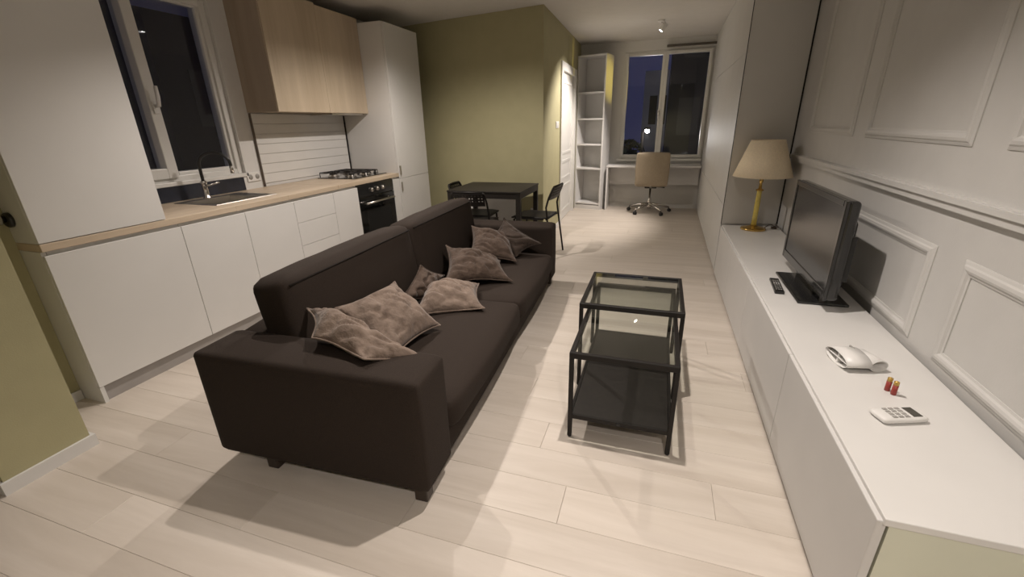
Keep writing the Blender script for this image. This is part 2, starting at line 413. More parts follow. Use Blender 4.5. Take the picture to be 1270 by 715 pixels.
# worktop, sink cut-out
SKX0, SKX1, SKY0, SKY1 = -3.36, -2.94, 2.26, 2.80
t = thing('worktop', 'light oak worktop running along the whole kitchen', 'worktop', (-3.1, 2.8, .865))
b = BM()
box(b, XW, XK - .0, 1.212, SKY0 + .03, .865, .903, .002, 1); box(b, XW, XK, SKY1 - .03, 3.37, .865, .903, .002, 1)
box(b, SKX1 - .03, XK, SKY0 + .029, SKY1 - .029, .865, .903, .002, 1); box(b, XW, SKX0 + .03, SKY0 + .029, SKY1 - .029, .865, .903, .002, 1)
obj('worktop_board', b, COUNTER, t)
obj('worktop_board', bx(XW, XK, 3.372, 4.402, .865, .903, .002, 1), COUNTER, t)
obj('upstand', bx(XW, XW + .014, 3.17, 4.40, .903, .93, .003), CABG, t)
# base units
def unit(label, y0, y1, group='white base cabinets under the oak worktop', ztop=.863):
    t = thing('base_cabinet', label, 'cabinet', (-3.1, (y0 + y1) / 2, 0), group=group)
    obj('body', bx(XW + .004, XK - .022, y0 + .001, y1 - .001, .10, ztop), CAB, t)
    return t
def front(t, y0, y1, z0, z1, name='door'):
    return obj(name, bx(XK - .02, XK - .001, y0 + .0016, y1 - .0016, z0 + .0016, z1 - .0016, .0012, 1), CAB, t)
t = unit('wide white base cabinet at the near end of the worktop, under the tall cupboard', 1.235, 1.885)
obj('end_panel', bx(XW + .004, XK - .0215, 1.213, 1.233, .0, .863), CAB, t); front(t, 1.2125, 1.885, .095, .845); obj('end_foot', bx(XK - .0205, XK - .001, 1.213, 1.233, 0, .095), CAB, t)
t = unit('white base cabinet in front of the sink, nearer the camera', 1.885, 2.349, ztop=.75); front(t, 1.885, 2.349, .095, .845); obj('front_rail', bx(XK - .05, XK - .022, 1.886, 2.348, .755, .863), CAB, t)
t = unit('white base cabinet between the sink front and the three drawers', 2.349, 2.813, ztop=.75); front(t, 2.349, 2.813, .095, .845); obj('front_rail', bx(XK - .05, XK - .022, 2.350, 2.812, .755, .863), CAB, t)
t = unit('white base cabinet with three plain drawers', 2.813, 3.283)
for z0, z1 in ((.095, .47), (.47, .664), (.664, .845)): front(t, 2.813, 3.283, z0, z1, 'drawer')
t = unit('narrow white base cabinet between the drawers and the black oven', 3.283, 3.638); front(t, 3.283, 3.638, .095, .845)
t = unit('slim white filler panel between the oven and the tall larder', 4.267, 4.40, None); front(t, 4.267, 4.40, .095, .845)
o = obj('toe_kick', bx(XK - .035, XK - .021, 1.235, 4.40, 0, .098), TOE); tag(o, 'grey toe kick strip along the bottom of the kitchen cabinets', 'plinth'); place(o, (XK - .04, 2.8, 0))
# oven
t = thing('built_in_oven', 'black built-in oven with glass door and three knobs', 'oven', (-3.1, 3.95, 0))
obj('body', bx(XW + .05, XK - .022, 3.642, 4.263, .10, .863), BLKPL, t)
obj('control_panel', bx(XK - .022, XK - .002, 3.642, 4.263, .735, .858, .003), BLKSATIN, t)
for yy in (3.86, 3.955, 4.05):
    kb = obj('knob', lathe(BM(), [(.022, 0), (.022, .012), (.016, .024), (.014, .026)], (XK - .002, yy, .795), axis=(1, 0, 0), seg=18), STEEL, t)
    obj('pointer', bx(XK + .023, XK + .026, yy - .002, yy + .002, .797, .811), BLKPL, kb)
d = obj('oven_door', bx(XK - .022, XK, 3.642, 4.263, .16, .730, .004), BLKGLASS, t)
obj('window', bx(XK, XK + .0012, 3.74, 4.165, .28, .60, .0005, 1), BLKPL, d)
b = BM(); tube(b, [(XK + .04, 3.70, .675), (XK + .04, 4.205, .675)], .010)
for yy in (3.72, 4.185): tube(b, [(XK - .002, yy, .675), (XK + .04, yy, .675)], .008)
obj('handle', b, STEEL, d)
obj('drawer_front', bx(XK - .022, XK - .002, 3.642, 4.263, .10, .157, .002), BLKSATIN, t)
# hob
t = thing('gas_hob', 'black gas hob with wire grates set into the worktop', 'hob', (-3.18, 4.08, .903))
obj('plate', bx(-3.39, -2.93, 3.785, 4.36, .9032, .912, .003), BLKGLASS, t)
for (xx, yy, rr) in ((-3.28, 3.90, .045), (-3.05, 3.90, .036), (-3.28, 4.13, .036), (-3.05, 4.13, .05)):
    bu = obj('burner', lathe(BM(), [(rr + .012, 0), (rr + .012, .008), (rr, .010), (rr, .020), (rr - .012, .024)], (xx, yy, .912), seg=20), STEEL, t)
    obj('burner_cap', lathe(BM(), [(rr - .006, .0242), (rr - .006, .030), (rr - .014, .033)], (xx, yy, .912), seg=20), BLACKM, bu)
for yc in (3.90, 4.13):
    b = BM(); zt = .958
    for xx in (-3.37, -2.955): tube(b, [(xx, yc - .095, .914), (xx, yc - .095, zt), (xx, yc + .095, zt), (xx, yc + .095, .914)], .005, 6)
    tube(b, [(-3.37, yc, zt), (-2.955, yc, zt)], .005, 6)
    for xx in (-3.28, -3.05):
        tube(b, [(xx, yc - .095, zt), (xx, yc - .02, zt)], .005, 6); tube(b, [(xx, yc + .02, zt), (xx, yc + .095, zt)], .005, 6)
    for sgn in (-1, 1): tube(b, [(-3.37, yc + sgn * .095, zt), (-2.955, yc + sgn * .095, zt)], .005, 6)
    obj('grate', b, BLACKM, t)
for i in range(4):
    obj('knob', lathe(BM(), [(.018, 0), (.018, .006), (.014, .010), (.013, .028)], (-3.27 + i * .075, 4.305, .912), seg=16), BLACKM, t)
# sink
t = thing('kitchen_sink', 'stainless steel sink set into the worktop below the window', 'sink', (-3.15, 2.53, .903))
b = BM()
def ring_rect(bm, x0, x1, y0, y1, z): return [bm.verts.new(p) for p in ((x0, y0, z), (x1, y0, z), (x1, y1, z), (x0, y1, z))]
rg = [ring_rect(b, SKX0, SKX1, SKY0, SKY1, .9035), ring_rect(b, SKX0 + .004, SKX1 - .004, SKY0 + .004, SKY1 - .004, .9085),
      ring_rect(b, SKX0 + .075, SKX1 - .028, SKY0 + .03, SKY1 - .14, .9085), ring_rect(b, SKX0 + .09, SKX1 - .042, SKY0 + .045, SKY1 - .155, .76)]
for a_, c_ in zip(rg, rg[1:]):
    for i in range(4): b.faces.new((a_[i], a_[(i + 1) % 4], c_[(i + 1) % 4], c_[i]))
b.faces.new(rg[-1])
obj('basin', b, STEEL, t)
obj('drain', lathe(BM(), [(.04, 0), (.04, .003), (.02, .004)], (-3.15, 2.48, .7605), seg=20), CHROME, t)
b = BM()
for i in range(5): box(b, SKX0 + .10, SKX1 - .05, SKY1 - .122 + i * .022, SKY1 - .114 + i * .022, .9083, .911, .001, 1)
obj('drainer_ribs', b, STEEL, t)
# tap
t = thing('kitchen_tap', 'tap with black flexible hose spout and chrome base behind the sink', 'tap', (-3.325, 2.50, .9085))
obj('base', lathe(BM(), [(.028, 0), (.028, .006), (.020, .012), (.019, .10), (.023, .105), (.023, .125), (.012, .135)], (-3.325, 2.50, .9085)), CHROME, t)
obj('lever', tube(BM(), [(-3.325, 2.50, 1.0), (-3.30, 2.53, 1.005), (-3.265, 2.585, 1.02)], [.011, .009, .007]), CHROME, t)
arc = [(-3.325, 2.50, 1.04), (-3.325, 2.50, 1.12)]
for i in range(13):
    a = PI - PI * i / 12
    rx = .10; s = rx + rx * math.cos(a)
    arc.append((-3.325 + s * .85, 2.50 + s * .62, 1.155 + .09 * math.sin(a)))
arc.append((arc[-1][0], arc[-1][1], 1.135))
obj('hose', tube(BM(), arc, .0115, 10), BLKPL, t)
e = arc[-1]; obj('nozzle', lathe(BM(), [(.013, 0), (.013, .04), (.011, .058)], (e[0], e[1], e[2] - .05), seg=16), CHROME, t)
# dark splash panel under the window, sockets
o = obj('splash_panel', bx(XW, XW + .008, 1.82, 2.96, .905, WZ0 - .022), SLATE); tag(o, 'dark blue grey splash panel below the kitchen window', 'panel'); place(o, (XW, 2.4, .905))
t = thing('wall_socket', 'double socket on the strip of wall right of the sink', 'socket', (XW, 3.06, 1.005))
obj('plate', bx(XW + .001, XW + .010, 2.995, 3.135, .965, 1.045, .004), PLASTW, t)
for yy in (3.03, 3.10): obj('outlet', lathe(BM(), [(.022, 0), (.022, .001), (.005, .0012)], (XW + .010, yy, 1.005), axis=(1, 0, 0), seg=18), GREYBTN, t)
# tiled backsplash
t = thing('backsplash', 'white tiled splashback between worktop and oak wall cabinets', 'backsplash', (XW, 3.78, .93))
obj('backing', bx(XW + .001, XW + .012, 3.162, 4.398, .932, 1.533), CABG, t)
b = BM(); box(b, XW + .001, XW + .024, 3.155, 3.161, .905, 1.533); obj('edge_strip', b, mat('bronze_strip', (.13, .105, .085), .4), t)
tz = .934; rh = (1.532 - .934) / 7
for r_ in range(7):
    if True:
        obj('tile', bx(XW + .012, XW + .019, 3.163, 4.388, tz + r_ * rh, tz + (r_ + 1) * rh - .003, .002, 1), TILE, t)
obj('corner_gap', bx(XW + .012, XW + .03, 4.390, 4.398, .932, 1.533), BLACKM, t)
# wall cabinets
def upper(label, y0, y1, ztop, side):
    t = thing('wall_cabinet', label, 'cabinet', (-3.28, (y0 + y1) / 2, 1.54), group='oak wall cabinets')
    obj('body', bx(XW, -3.121, y0 + .001, y1 - .001, 1.537, ztop), SHADEDWOOD if side else UPWOOD, t)
    obj('door', bx(-3.12, -3.10, y0 + .001, y1 - .001, 1.535, ztop, .0015, 1), UPWOOD, t)
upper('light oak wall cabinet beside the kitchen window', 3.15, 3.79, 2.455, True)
upper('light oak wall cabinet above the hob, against the white larder', 3.79, 4.402, 2.44, False)
o = obj('extractor_hood', bx(-3.40, -3.14, 3.86, 4.35, 1.518, 1.5365, .003), STEEL); tag(o, 'slim extractor grille under the oak wall cabinet', 'hood'); place(o, (-3.27, 4.1, 1.518))
# tall larder
t = thing('tall_larder', 'tall white two-door larder against the sage wall', 'cupboard', (-3.1, 4.74, 0))
obj('body', bx(XW + .004, XK - .022, 4.404, 5.085, .0, 2.40, .001, 1), CAB, t)
for z0, z1, hz in ((.10, .838, (.70, .80)), (.842, 2.395, (.88, .98))):
    d = obj('door', bx(XK - .02, XK, 4.406, 5.083, z0, z1, .0015, 1), CAB, t)
    obj('handle', bx(XK + .0005, XK + .014, 4.425, 4.445, hz[0], hz[1], .003), STEEL, d)

# ================================================================== SOFA (local: x across depth, front = +x; y along length; origin = centre of base)
SOFA_L, SOFA_D = 2.68, 1.01
sofa = thing('sofa', 'long dark brown fabric sofa with low arms', 'sofa', (-1.285, 2.415, 0), math.radians(2.4))
hx2, hy2 = SOFA_D / 2, SOFA_L / 2
def rb(x0, x1, y0, y1, z0, z1, bev, seg=3): return box(BM(), x0, x1, y0, y1, z0, z1, bev, seg)
def soft_box(x0, x1, y0, y1, z0, z1, bev, crown=.0, crown_axis=2, n=14, wrinkle=.0, seed=0):
    """rounded cushion: superellipsoid-like grid box with crowned faces"""
    bm = BM(); bmesh.ops.create_cube(bm, size=2); bmesh.ops.subdivide_edges(bm, edges=bm.edges[:], cuts=n, use_grid_fill=True)
    c = Vector(((x0 + x1) / 2, (y0 + y1) / 2, (z0 + z1) / 2)); h = Vector(((x1 - x0) / 2, (y1 - y0) / 2, (z1 - z0) / 2))
    for v in bm.verts:
        u = v.co.copy(); p = Vector((u.x * h.x, u.y * h.y, u.z * h.z))
        inner = Vector([max(-h[i] + bev, min(h[i] - bev, p[i])) for i in range(3)])
        d = p - inner
        if d.length > 1e-6: p = inner + d.normalized() * min(bev, max(abs(d.x), abs(d.y), abs(d.z)))
        for ax in range(3):
            if abs(abs(u[ax]) - 1) < 1e-4 or True:
                oth = [i for i in range(3) if i != ax]
                f = (1 - u[oth[0]] ** 2) * (1 - u[oth[1]] ** 2)
                if abs(u[ax]) > .999: p[ax] += math.copysign(crown * f, u[ax])
        if wrinkle:
            q = (p + c) * 5 + Vector((seed, seed, 0)); p += p.normalized() * noise.noise(q) * wrinkle
        v.co = p + c
    for f in bm.faces: f.smooth = True
    return bm
ARM = .235
obj('base_frame', rb(-hx2 + .03, hx2 - .012, -hy2 + ARM * .6, hy2 - ARM * .6, .080, .20, .015), SOFA, sofa, local=True, smooth=True)
for s in (-1, 1):
    y0_, y1_ = (-hy2, -hy2 + ARM) if s < 0 else (hy2 - ARM, hy2)
    a = obj('armrest', soft_box(-hx2, hx2, y0_, y1_, .076, .566, .022, .008, n=26), SOFA, sofa, local=True)
obj('back_frame', soft_box(-hx2, -hx2 + .16, -hy2 + ARM - .04, hy2 - ARM + .04, .076, .562, .04, .006), SOFA, sofa, local=True)
ys = (-hy2 + ARM, 0.0, hy2 - ARM)
for i in range(2):
    y0_, y1_ = ys[i] + .002, ys[i + 1] - .002
    sc = obj('seat_cushion', soft_box(-hx2 + .14, hx2 + .022, y0_, y1_, .185, .345, .05, .022, n=18), SOFA, sofa, local=True)
    # back cushion, leaning
    b = soft_box(-.105, .105, y0_ + .004, y1_ - .004, 0, .462, .05, .018, n=18, wrinkle=.006, seed=i * 7)
    piv = Vector((-hx2 + .27, 0, .345))
    Mx = Matrix.Translation(piv) @ Matrix.Rotation(math.radians(-9), 4, 'Y')
    bmesh.ops.transform(b, matrix=Mx, verts=b.verts[:])
    bc = obj('back_cushion', b, SOFA, sofa, local=True)
    # piping seams along the top edges
    def P_(x, y, z): return Mx @ Vector((x, y, z))
    b = BM()
    for xx in (.102,):
        tube(b, [P_(xx, y0_ + .03, .422), P_(xx + .008, (y0_ + y1_) / 2 - .2, .425), P_(xx + .010, (y0_ + y1_) / 2, .425), P_(xx + .008, (y0_ + y1_) / 2 + .2, .425), P_(xx, y1_ - .03, .422)], .005, 6)
    obj('piping', b, SOFASEAM, bc, local=True)
for fx_ in (-.27, .45):
    for sy_ in (-1, 1):
        obj('foot', box(BM(), fx_ - .028, fx_ + .028, sy_ * (hy2 - .06) - .028, sy_ * (hy2 - .06) + .028, 0, .085, .006), LEGW, sofa, local=True)

# ------------------------------------------------------------------ cushions
def pillow(label, m, corners, puff=.075, sag=.0, seed=0, ears=.17, name='throw_pillow'):
    """corners: four 3-D points in order round the pillow"""
    A, B, C, D = [Vector(c) for c in corners]
    n = 34
    cen = (A + B + C + D) / 4; nrm = (C - A).cross(D - B).normalized()
    if nrm.z < 0: nrm = -nrm
    bm = BM(); top = {}; bot = {}
    for i in range(n + 1):
        for j in range(n + 1):
            u, v = i / n, j / n
            su, sv = 2 * u - 1, 2 * v - 1
            # pull the edges in between the corners
            pu = .5 + .5 * su * (1 - ears * (1 - sv * sv)); pv = .5 + .5 * sv * (1 - ears * (1 - su * su))
            p = A * (1 - pu) * (1 - pv) + B * pu * (1 - pv) + C * pu * pv + D * (1 - pu) * pv
            f = max(0, (1 - su ** 2) * (1 - sv ** 2)) ** .62 * 1.15
            q = p * 7 + Vector((seed * 3.1, seed * 1.7, seed))
            fold = abs(noise.noise(Vector((q.x * .9 + q.y * .4, q.y * 2.2 - q.x * .5, q.z * 1.6)))) ; wv = noise.noise(q * .9) * .026 + noise.noise(q * 2.3) * .010 - max(0, .16 - fold) * .13 + .008
            edge = (1 - max(abs(su), abs(sv)))
            h = puff * f + wv * min(1, edge * 4)
            drop = nrm * (noise.noise(q * .4) * .03)
            top[i, j] = bm.verts.new(p + nrm * h + drop)
            if i in (0, n) or j in (0, n): bot[i, j] = top[i, j]
            else: bot[i, j] = bm.verts.new(p - nrm * (puff * f * .45 + wv * .5 * min(1, edge * 4)) + drop)
    for i in range(n):
        for j in range(n):
            for g, rev in ((top, False), (bot, True)):
                vs = [g[i, j], g[i + 1, j], g[i + 1, j + 1], g[i, j + 1]]
                f = bm.faces.new(vs[::-1] if rev else vs); f.smooth = True
    rim = [top[i, 0].co.copy() for i in range(n + 1)] + [top[n, j].co.copy() for j in range(1, n + 1)] + [top[i, n].co.copy() for i in range(n - 1, -1, -1)] + [top[0, j].co.copy() for j in range(n - 1, 0, -1)]
    bmesh.ops.recalc_face_normals(bm, faces=bm.faces[:])
    base = cen.copy(); base.z = min(v.co.z for v in bm.verts)
    t = thing(name, label, 'pillow', base, group='velvet throw pillows on the sofa')
    obj('cover', bm, m, t)
    obj('piping', tube(BM(), rim + [rim[0]], .0042, 6), m, t)
    return t
pillow('taupe velvet pillow slumped over the near arm of the sofa', VEL1,
       [(-1.42, 1.38, .665), (-.765, 1.31, .525), (-.97, 1.16, .615), (-1.24, 1.20, .625)], .075, seed=1)
pillow('taupe velvet pillow propped behind the one on the near arm', VEL1,
       [(-1.40, 1.52, .60), (-1.38, 2.01, .575), (-1.05, 1.88, .385), (-1.08, 1.45, .40)], .085, seed=2)
pillow('palest taupe velvet pillow lying flat in the middle of the sofa', VEL1,
       [(-1.27, 1.95, .375), (-.91, 2.19, .378), (-1.08, 2.52, .40), (-1.38, 2.28, .43)], .105, seed=3)
pillow('dark velvet pillow whose corner shows behind the palest pillow', VEL2,
       [(-1.38, 2.30, .575), (-1.39, 2.02, .42), (-1.33, 2.2, .385), (-1.34, 2.55, .43)], .035, seed=4)
pillow('dark brown velvet pillow lying past the gap between the seats', VEL2,
       [(-1.40, 2.70, .59), (-1.30, 2.41, .40), (-.90, 2.70, .378), (-1.10, 3.0, .42)], .105, seed=5)
pillow('brown velvet pillow leaning on the one in the far corner', VEL2,
       [(-1.42, 3.22, .62), (-1.34, 2.91, .42), (-1.00, 3.09, .385), (-1.17, 3.48, .53)], .085, seed=6)
pillow('darkest velvet pillow standing on a corner against the far arm', VEL3,
       [(-1.22, 3.455, .655), (-1.40, 3.40, .42), (-1.05, 3.25, .38), (-.89, 3.44, .45)], .075, seed=8)

# ================================================================== COFFEE TABLES
def nest_table(label, x0, x1, y0, y1, zt, shelf=None, rail_top=.028):
    t = thing('coffee_table', label, 'table', ((x0 + x1) / 2, (y0 + y1) / 2, 0), group='nested black and glass coffee tables')
    s = .020
    for xx in (x0, x1 - s):
        for yy in (y0, y1 - s):
            l = obj('leg', bx(xx, xx + s, yy, yy + s, .006, zt - rail_top, .002, 1), BLACKM, t)
            obj('foot_pad', lathe(BM(), [(.009, 0), (.010, .007)], (xx + s / 2, yy + s / 2, 0), seg=12), BLKPL, l)
    b = BM()
    box(b, x0, x1, y0, y0 + s, zt - rail_top, zt, .002, 1); box(b, x0, x1, y1 - s, y1, zt - rail_top, zt, .002, 1)
    box(b, x0, x0 + s, y0 + s, y1 - s, zt - rail_top, zt, .002, 1); box(b, x1 - s, x1, y0 + s, y1 - s, zt - rail_top, zt, .002, 1)
    obj('top_frame', b, BLACKM, t)
    obj('glass_top', bx(x0 + s * .8, x1 - s * .8, y0 + s * .8, y1 - s * .8, zt - .007, zt - .001), GLASS_T, t)
    if shelf:
        b = BM(); zr = shelf
        box(b, x0 + s, x1 - s, y0 + .003, y0 + .017, zr, zr + .022, .001, 1); box(b, x0 + s, x1 - s, y1 - .017, y1 - .003, zr, zr + .022, .001, 1)
        box(b, x0 + .003, x0 + .017, y0 + s, y1 - s, zr, zr + .022, .001, 1); box(b, x1 - .017, x1 - .003, y0 + s, y1 - s, zr, zr + .022, .001, 1)
        obj('shelf_frame', b, BLACKM, t)
        obj('shelf_board', bx(x0 + .018, x1 - .018, y0 + .018, y1 - .018, zr + .004, zr + .020, .001, 1), BLACKB, t)
        b = BM(); lathe(b, [(.008, 0), (.007, .004)], ((x0 + x1) / 2, y0 + .003, zr + .011), axis=(0, -1, 0), seg=12); obj('bolt', b, BLKPL, t)
    return t
nest_table('taller square coffee table with black frame and clear glass top', -.337, .188, 2.115, 2.655, .505)
nest_table('low long coffee table with black lower shelf, slid under the taller one', -.303, .158, 1.672, 2.61, .452, shelf=.105)

# ================================================================== DINING SET
TX0, TX1, TY0, TY1, TZ = -2.155, -1.325, 4.275, 5.005, .742
t = thing('dining_table', 'small black square dining table by the sage wall', 'table', ((TX0 + TX1) / 2, (TY0 + TY1) / 2, 0))
obj('table_top', bx(TX0, TX1, TY0, TY1, TZ - .018, TZ, .003), BLACKB, t)
b = BM(); s = .05
box(b, TX0 + s, TX1 - s, TY0 + .006, TY0 + .022, TZ - .075, TZ - .018); box(b, TX0 + s, TX1 - s, TY1 - .022, TY1 - .006, TZ - .075, TZ - .018)
box(b, TX0 + .006, TX0 + .022, TY0 + s, TY1 - s, TZ - .075, TZ - .018); box(b, TX1 - .022, TX1 - .006, TY0 + s, TY1 - s, TZ - .075, TZ - .018)
obj('apron', b, BLACKB, t)
for xx in (TX0 + .004, TX1 - s - .004):
    for yy in (TY0 + .004, TY1 - s - .004): obj('leg', bx(xx, xx + s, yy, yy + s, 0, TZ - .018, .004), BLACKB, t)

def make_chair(label):
    t = thing('dining_chair', label, 'chair', group='black metal dining chairs')
    # seat: shallow dished plate
    b = BM(); n = 10; W_, D_ = .39, .40
    g = [[b.verts.new((-W_ / 2 + W_ * i / n, -.19 + D_ * j / n, .452 - .012 * (1 - (2 * i / n - 1) ** 2) * (1 - (2 * j / n - 1) ** 2) - (.02 * max(0, j / n - .8) * 5 * .5))) for j in range(n + 1)] for i in range(n + 1)]
    for i in range(n):
        for j in range(n):
            f = b.faces.new((g[i][j], g[i + 1][j], g[i + 1][j + 1], g[i][j + 1])); f.smooth = True
    so = obj('seat', b, BLACKM, t, local=True); md = so.modifiers.new('thick', 'SOLIDIFY'); md.thickness = .014; md.offset = -1
    for s in (-1, 1):
        obj('front_leg', tube(BM(), [(s * .185, -.16, .432), (s * .19, .15, .432), (s * .195, .175, .42), (s * .205, .205, 0)], .0105, 8), BLACKM, t, local=True)
        pts = [(s * .205, -.265, 0), (s * .195, -.205, .43), (s * .188, -.19, .56), (s * .18, -.215, .66), (s * .168, -.255, .752), (s * .15, -.262, .772)]
        obj('rear_leg', tube(BM(), pts, .0105, 8), BLACKM, t, local=True)
    obj('top_rail', tube(BM(), [(-.15, -.262, .772), (0, -.275, .776), (.15, -.262, .772)], .0105, 8), BLACKM, t, local=True)
    obj('cross_rail', tube(BM(), [(-.187, -.19, .432), (.187, -.19, .432)], .009, 8), BLACKM, t, local=True)
    # perforated back
    b = BM(); nx, nz = 21, 9
    g = [[b.verts.new(((-.165 + .33 * i / nx), -.213 - .055 * (j / nz) - .014 * (1 - (2 * i / nx - 1) ** 2), .635 + .13 * j / nz)) for j in range(nz + 1)] for i in range(nx + 1)]
    for i in range(nx):
        for j in range(nz):
            if i % 2 == 1 and j % 2 == 1 and 1 < j < nz - 1 + 1 and 0 < i < nx - 1: continue
            b.faces.new((g[i][j], g[i + 1][j], g[i + 1][j + 1], g[i][j + 1]))
    bo = obj('backrest', b, BLACKM, t, local=True); md = bo.modifiers.new('thick', 'SOLIDIFY'); md.thickness = .006; md.offset = 0
    return t
c0 = make_chair('black metal chair on the right side of the table, its back toward the white door')
c0.location = (-1.272, 4.665, 0); c0.rotation_euler = (0, 0, PI / 2 - .09)
dup(c0, (-1.80, 4.215, 0), .12, 'black metal chair between the sofa and the table, its perforated back to the camera')
dup(c0, (-1.965, 4.63, 0), -PI / 2 + .05, 'black metal chair on the far left side of the table, mostly hidden by it')
# radiator under the table
t = thing('radiator', 'white panel radiator on the sage wall behind the dining table', 'radiator', (-2.05, 5.18, .1))
ang = math.atan2(5.12 - 5.50, -1.30 + 3.46)
def gw(s, d): # point on green wall: s metres from corner to the left, d in front
    ux, uy = -math.cos(ang), -math.sin(ang); nx_, ny_ = math.sin(ang), -math.cos(ang)
    return (GX0 + ux * s + nx_ * d, GY0 + uy * s + ny_ * d)
def wall_box(s0, s1, d0, d1, z0, z1): return prism(BM(), [gw(s0, d0), gw(s1, d0), gw(s1, d1), gw(s0, d1)], z0, z1)
obj('panel', wall_box(.34, 1.15, .03, .085, .12, .62), CAB, t)
obj('top_grille', wall_box(.335, 1.155, .025, .09, .62, .635), CAB, t)
for s in (.45, 1.05): obj('bracket', wall_box(s, s + .03, .0, .03, .2, .55), CAB, t)
obj('valve', lathe(BM(), [(.015, 0), (.015, .03), (.022, .035), (.022, .08), (.016, .085)], (*gw(.29, .055), .53), seg=14), PLASTW, t)
t = thing('wall_socket', 'small socket low on the sage wall beside the radiator', 'socket', (*gw(.12, 0), .38))
obj('plate', wall_box(.08, .16, .001, .010, .34, .42), PLASTW, t); obj('outlet', wall_box(.10, .14, .010, .012, .36, .40), GREYBTN, t)
# light switch by the door
t = thing('light_switch', 'white double light switch on the sage wall beside the door', 'switch', (sx(5.9), 5.9, 1.37))
for yy in (5.83, 5.915): 
    p_ = obj('plate', bx(sx(5.9) - .002, sx(5.9) + .010, yy, yy + .08, 1.33, 1.41, .003), PLASTW, t)
    obj('rocker', bx(sx(5.9) + .010, sx(5.9) + .014, yy + .014, yy + .066, 1.344, 1.396, .002, 1), PLASTW, p_)

# ================================================================== FAR END: bookcase, desk, chair
BX0, BX1, BY0, BY1, BZ = -.235, .235, -.16, .16, 2.352
t = thing('bookcase', 'tall narrow empty white bookcase in the far corner', 'bookcase', (-1.089, 7.612, 0), math.radians(-14))
obj('side_panel', bx(BX0, BX0 + .022, BY0, BY1, 0, BZ, .001, 1), DESKW, t, local=True); obj('side_panel', bx(BX1 - .022, BX1, BY0, BY1, 0, BZ, .001, 1), DESKW, t, local=True)
obj('back_panel', bx(BX0 + .022, BX1 - .022, BY1 - .01, BY1, .08, BZ), CABG, t, local=True)
obj('top_panel', bx(BX0 + .022, BX1 - .022, BY0, BY1 - .01, BZ - .024, BZ), DESKW, t, local=True)
for z in (1.822, 1.436, 1.046, .667, .095): obj('shelf', bx(BX0 + .022, BX1 - .022, BY0 + .006, BY1 - .01, z - .012, z + .012, .001, 1), DESKW, t, local=True)
obj('plinth', bx(BX0 + .022, BX1 - .022, BY0 + .01, BY0 + .028, 0, .07), DESKW, t, local=True)
DX0, DX1, DY0_, DZT = -.822, .612, 7.44, .722
t = thing('desk', 'white built-in desk below the far window', 'desk', (-.1, 7.65, 0))
obj('desk_top', bx(DX0, DX1, DY0_, YB - .052, DZT - .028, DZT, .002, 1), DESKW, t)
obj('side_panel', bx(DX0, DX0 + .024, DY0_ + .005, YB - .052, 0, DZT - .029), DESKW, t)
obj('modesty_panel', bx(DX0 + .025, DX1, YB - .13, YB - .112, .40, DZT - .029), DESKW, t)

oc = thing('office_chair', 'beige office chair with chrome star base at the white desk', 'chair', (-.11, 7.38, 0), .03)
b = soft_box(-.238, .238, -.033, .033, 0, .485, .02, .010, n=16)
bmesh.ops.transform(b, matrix=Matrix.Translation((0, -.25, .462)) @ Matrix.Rotation(math.radians(7), 4, 'X'), verts=b.verts[:])
bk = obj('backrest', b, BEIGE, oc, local=True)
obj('seat', soft_box(-.235, .235, -.24, .22, .435, .50, .03, .014, n=12), BEIGE, oc, local=True)
b = BM()
for xx in (-.235, .235):
    pass
obj('back_bracket', tube(BM(), [(0, -.02, .42), (0, -.20, .425), (0, -.262, .47), (0, -.27, .60)], .018, 8), CHROME, oc, local=True)
obj('mechanism', box(BM(), -.09, .09, -.12, .10, .395, .435, .008), BLKPL, oc, local=True)
obj('lever', tube(BM(), [(.06, -.02, .41), (.17, -.03, .405), (.215, -.03, .40)], [.006, .006, .010], 8), BLKPL, oc, local=True)
obj('gas_lift', lathe(BM(), [(.030, .10), (.030, .20), (.026, .21), (.026, .22), (.016, .225), (.016, .40)], seg=18), CHROME, oc, local=True)
sb = obj('star_base', lathe(BM(), [(.038, .085), (.042, .10), (.040, .15), (.032, .165)], seg=18), CHROME, oc, local=True)
for k in range(5):
    a = math.radians(-128 + 72 * k); cx, cy = math.cos(a), math.sin(a)
    obj('spoke', tube(BM(), [(cx * .03, cy * .03, .135), (cx * .18, cy * .18, .112), (cx * .325, cy * .325, .078)], [.024, .020, .014], 8), CHROME, sb, local=True)
    c = BM()
    ax = (-cy, cx, 0)
    for s in (-1, 1):
        lathe(c, [(.020, -.009), (.027, -.007), (.027, .007), (.020, .009)], (cx * .335 + ax[0] * .013 * s, cy * .335 + ax[1] * .013 * s, .028), axis=ax, seg=14)
    tube(c, [(cx * .325, cy * .325, .03), (cx * .325, cy * .325, .075)], .009, 8)
    obj('caster', c, BLKPL, oc, local=True)

